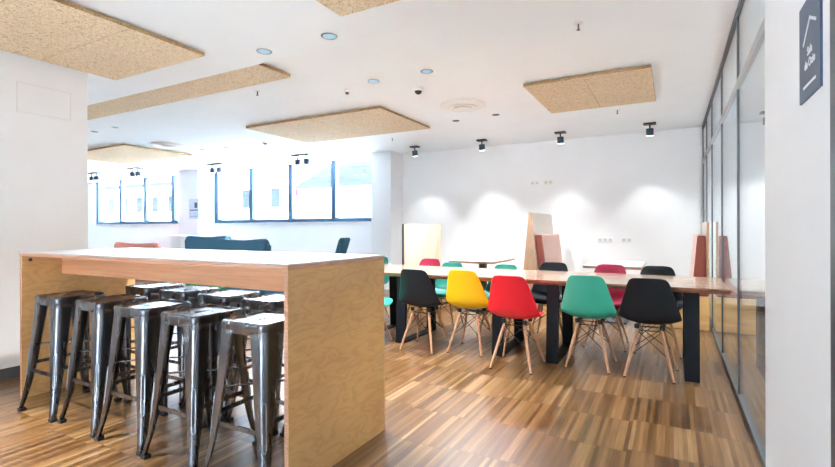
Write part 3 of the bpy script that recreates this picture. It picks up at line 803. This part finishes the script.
# ------------------------------------------------------------------ wall fittings
def socket_plate(x, z, n, label, group):
    r = thing('wall_socket', label, 'socket', (x, YB, z), group=group); w = .04*n
    bm = NB(); box(bm, -w, w, -.010, 0, -.042, .042, .004); finish(bm, 'cover_plate', 'fitting_white', r)
    for k in range(n):
        cxk = -w+.04+.08*k
        bm = NB(); lathe(bm, [(.020,0),(.020,-.002)], (cxk, -.0105, 0), 18, Matrix.Rotation(-PI/2, 4, 'X')); finish(bm, 'socket_face', 'socket_grey', r)
socket_plate(-2.17, 2.03, 2, 'pair of sockets high on the back wall above the booth divider', 'wall sockets')
socket_plate(-1.93, 2.03, 2, 'second pair of sockets high on the back wall, right one', 'wall sockets')
socket_plate(-.99, 1.02, 3, 'triple socket low on the back wall over the right white table', 'wall sockets')
socket_plate(-.66, 1.02, 2, 'double socket low on the back wall, right of the triple one', 'wall sockets')
np_ = thing('notice', 'pale blue notice sheet on the pier between the windows', 'notice', (-10.97, 7.90, 1.75))
bm = NB(); box(bm, -.2, .2, -.004, 0, -.26, .26); finish(bm, 'sheet', 'paper_blue', np_)
bm = NB(); box(bm, -.16, .16, -.005, -.004, -.05, -.02); box(bm, -.16, .16, -.005, -.004, -.2, -.19); box(bm, .02, .13, -.005, -.004, .02, .16); finish(bm, 'print', 'window_frame_blue', np_)

# direction sign on the right-hand wall: chevron, two lines of words, a bar
sg = thing('wall_sign', 'navy direction sign with white arrow and lettering on the right wall', 'sign', (XG, 1.952, 1.82))
sy0, sy1, sz0, sz1 = -.13, .13, -.172, .158
bm = NB(); box(bm, -.007, 0, sy0, sy1, sz0, sz1, .001); finish(bm, 'board', 'sign_navy', sg)
def flat_bar(bm, a, b, w):
    # bar on the sign face between (y, z) points; y decreases to the reader's right
    (y0, z0), (y1, z1) = a, b
    M = Matrix.Translation((-.0077, (y0+y1)/2, (z0+z1)/2)) @ Matrix.Rotation(math.atan2(z1-z0, y1-y0), 4, 'X')
    rot_box(bm, (.0008, math.hypot(y1-y0, z1-z0)/2+w/2, w/2), M)
bm = NB(); flat_bar(bm, (.068, .018), (-.014, .082), .010); flat_bar(bm, (-.014, .082), (-.085, .050), .010); finish(bm, 'arrow', 'sign_white', sg)
bm = NB(); flat_bar(bm, (.066, -.130), (-.08, -.130), .009); finish(bm, 'bar', 'sign_white', sg)
def sign_text(body, y, z, size):
    c = bpy.data.curves.new('lettering', 'FONT'); c.body = body; c.size = size; c.align_x = 'CENTER'; c.extrude = .0006; c.offset = .0008
    o = bpy.data.objects.new('lettering', c); COL.objects.link(o); o.parent = sg
    o.location = (-.0078, y, z); o.rotation_euler = (PI/2, 0, -PI/2); c.materials.append(MATS['sign_white'])
    dg = bpy.context.evaluated_depsgraph_get(); dg.update()
    me = bpy.data.meshes.new_from_object(o.evaluated_get(dg)); m = bpy.data.objects.new('lettering', me); COL.objects.link(m)
    m.parent = sg; m.location = o.location; m.rotation_euler = o.rotation_euler
    bpy.data.objects.remove(o)
sign_text('Sala', -.012, -.034, .040)
sign_text('de Ocio', -.012, -.074, .040)

# ------------------------------------------------------------------ outside the windows
plain('street_paving', (.60,.70,.80), .9, noise=.08, scale=1)
plain('render_pale', (.78,.77,.74), .9, noise=.04, scale=1)
plain('facade_window', (.012,.016,.022), .95, spec=0)
plain('sign_red', (.10,.006,.015), .95, spec=0)
plain('roof_grey', (.018,.022,.028), .95, spec=0)
simple('trim_3', (-70, 30, 8.9, 70, -1.2, -.9), mat='street_paving')
simple('bounce_terrace', (-25, 20, -40, -3.9, -.5, -.1), mat='street_paving')  # unseen paving beyond the rear opening, added to bounce sunlight onto the ceiling
def house(label, x0, x1, y0, y1, h, nx, gable=False, redsign=False):
    r = thing('town_house', label, 'building', ((x0+x1)/2, (y0+y1)/2, -.9), group='pale houses outside the windows'); hx, hy = (x1-x0)/2, (y1-y0)/2
    bm = NB(); box(bm, -hx, hx, -hy, hy, 0, h)
    finish(bm, 'wall', 'render_pale', r)
    bm = NB()
    if gable: prism(bm, [(-hx-.3,h),(hx+.3,h),(0,h+2.2)], 1, -hy-.3, hy)
    else: box(bm, -hx-.2, hx+.2, -hy-.25, hy, h, h+.35)
    finish(bm, 'roof', 'roof_grey', r)
    for fl_ in range(int(h//2.9)):
        for k in range(nx):
            xk = -hx+2*hx*(k+.5)/nx
            bm = NB(); box(bm, xk-.45, xk+.45, -hy-.05, -hy+.02, .8+2.9*fl_, 2.2+2.9*fl_); finish(bm, 'window', 'facade_window', r)
    if redsign:
        bm = NB(); box(bm, 3.1, 3.7, -hy-.15, -hy-.02, 4.45, 4.95); finish(bm, 'signboard', 'sign_red', r)
house('pale flat-roofed house seen through the left window', -50, -38, 26, 34, 6, 5)
house('tall pale house with a small red sign, seen through the right window', -33, -21, 25, 33, 9, 4, False, True)
house('pale gabled house seen through the third pane of the right window', -20.5, -11, 22, 30, 4.6, 4, True)
house('pale house at the right edge of the right window', -10.4, -2, 23, 31, 9, 3)

# ------------------------------------------------------------------ daylight
w = bpy.data.worlds.new('World'); S.world = w; w.use_nodes = True
t = w.node_tree; t.nodes.clear()
bg = nd(t, 'ShaderNodeBackground'); out = nd(t, 'ShaderNodeOutputWorld')
bg.inputs[0].default_value = (.66,.83,1.0,1); bg.inputs[1].default_value = 5.5
t.links.new(bg.outputs[0], out.inputs[0])
sun = bpy.data.lights.new('sun', 'SUN'); sun.energy = 105; sun.angle = .01; sun.color = (1,.98,.96)
so = bpy.data.objects.new('sun', sun); COL.objects.link(so); so.rotation_euler = Vector((.74,.10,-.66)).to_track_quat('-Z','Y').to_euler()
def portal(x0, x1, z0, z1, y, face):
    l = bpy.data.lights.new('daylight_portal', 'AREA'); l.shape = 'RECTANGLE'; l.size = x1-x0; l.size_y = z1-z0
    l.cycles.is_portal = True
    o = bpy.data.objects.new('daylight_portal', l); COL.objects.link(o)
    o.location = ((x0+x1)/2, y, (z0+z1)/2); o.rotation_euler = (face*PI/2, 0, 0)
portal(W1[0], W1[1], ZS, ZH, YB+.24, -1); portal(W2[0], W2[1], ZS, ZH, YB+.24, -1)
for a, b in OX: portal(a, b, .12, 1.75, YR-.24, 1)

# ------------------------------------------------------------------ camera
F, YAW, ROLL, DY = 466.376, .500098, -.0025922, -5.034
c = bpy.data.cameras.new('camera'); cam = bpy.data.objects.new('camera', c); COL.objects.link(cam)
c.sensor_width = 36; c.sensor_fit = 'HORIZONTAL'; c.lens = F/835*36
c.shift_x = 0; c.shift_y = DY/835
c.clip_start = .05; c.clip_end = 300
cy_, sy_ = math.cos(YAW), math.sin(YAW); cr, sr = math.cos(ROLL), math.sin(ROLL)
a = Vector((-sy_, cy_, 0)); r = Vector((cy_, sy_, 0)); u = Vector((0,0,1))
r2 = cr*r+sr*u; u2 = -sr*r+cr*u
M = Matrix((( r2.x, u2.x, -a.x), (r2.y, u2.y, -a.y), (r2.z, u2.z, -a.z))).to_4x4()
M.translation = (0, 0, 1.22); cam.matrix_world = M
S.camera = cam
S.view_settings.view_transform = 'Standard'; S.view_settings.look = 'None'; S.view_settings.gamma = 1
S.view_settings.use_curve_mapping = False; S.view_settings.exposure = 1.88
S.cycles.use_denoising = True
S.cycles.max_bounces = 10; S.cycles.diffuse_bounces = 6; S.cycles.glossy_bounces = 5; S.cycles.transparent_max_bounces = 16
S.cycles.sample_clamp_indirect = 8
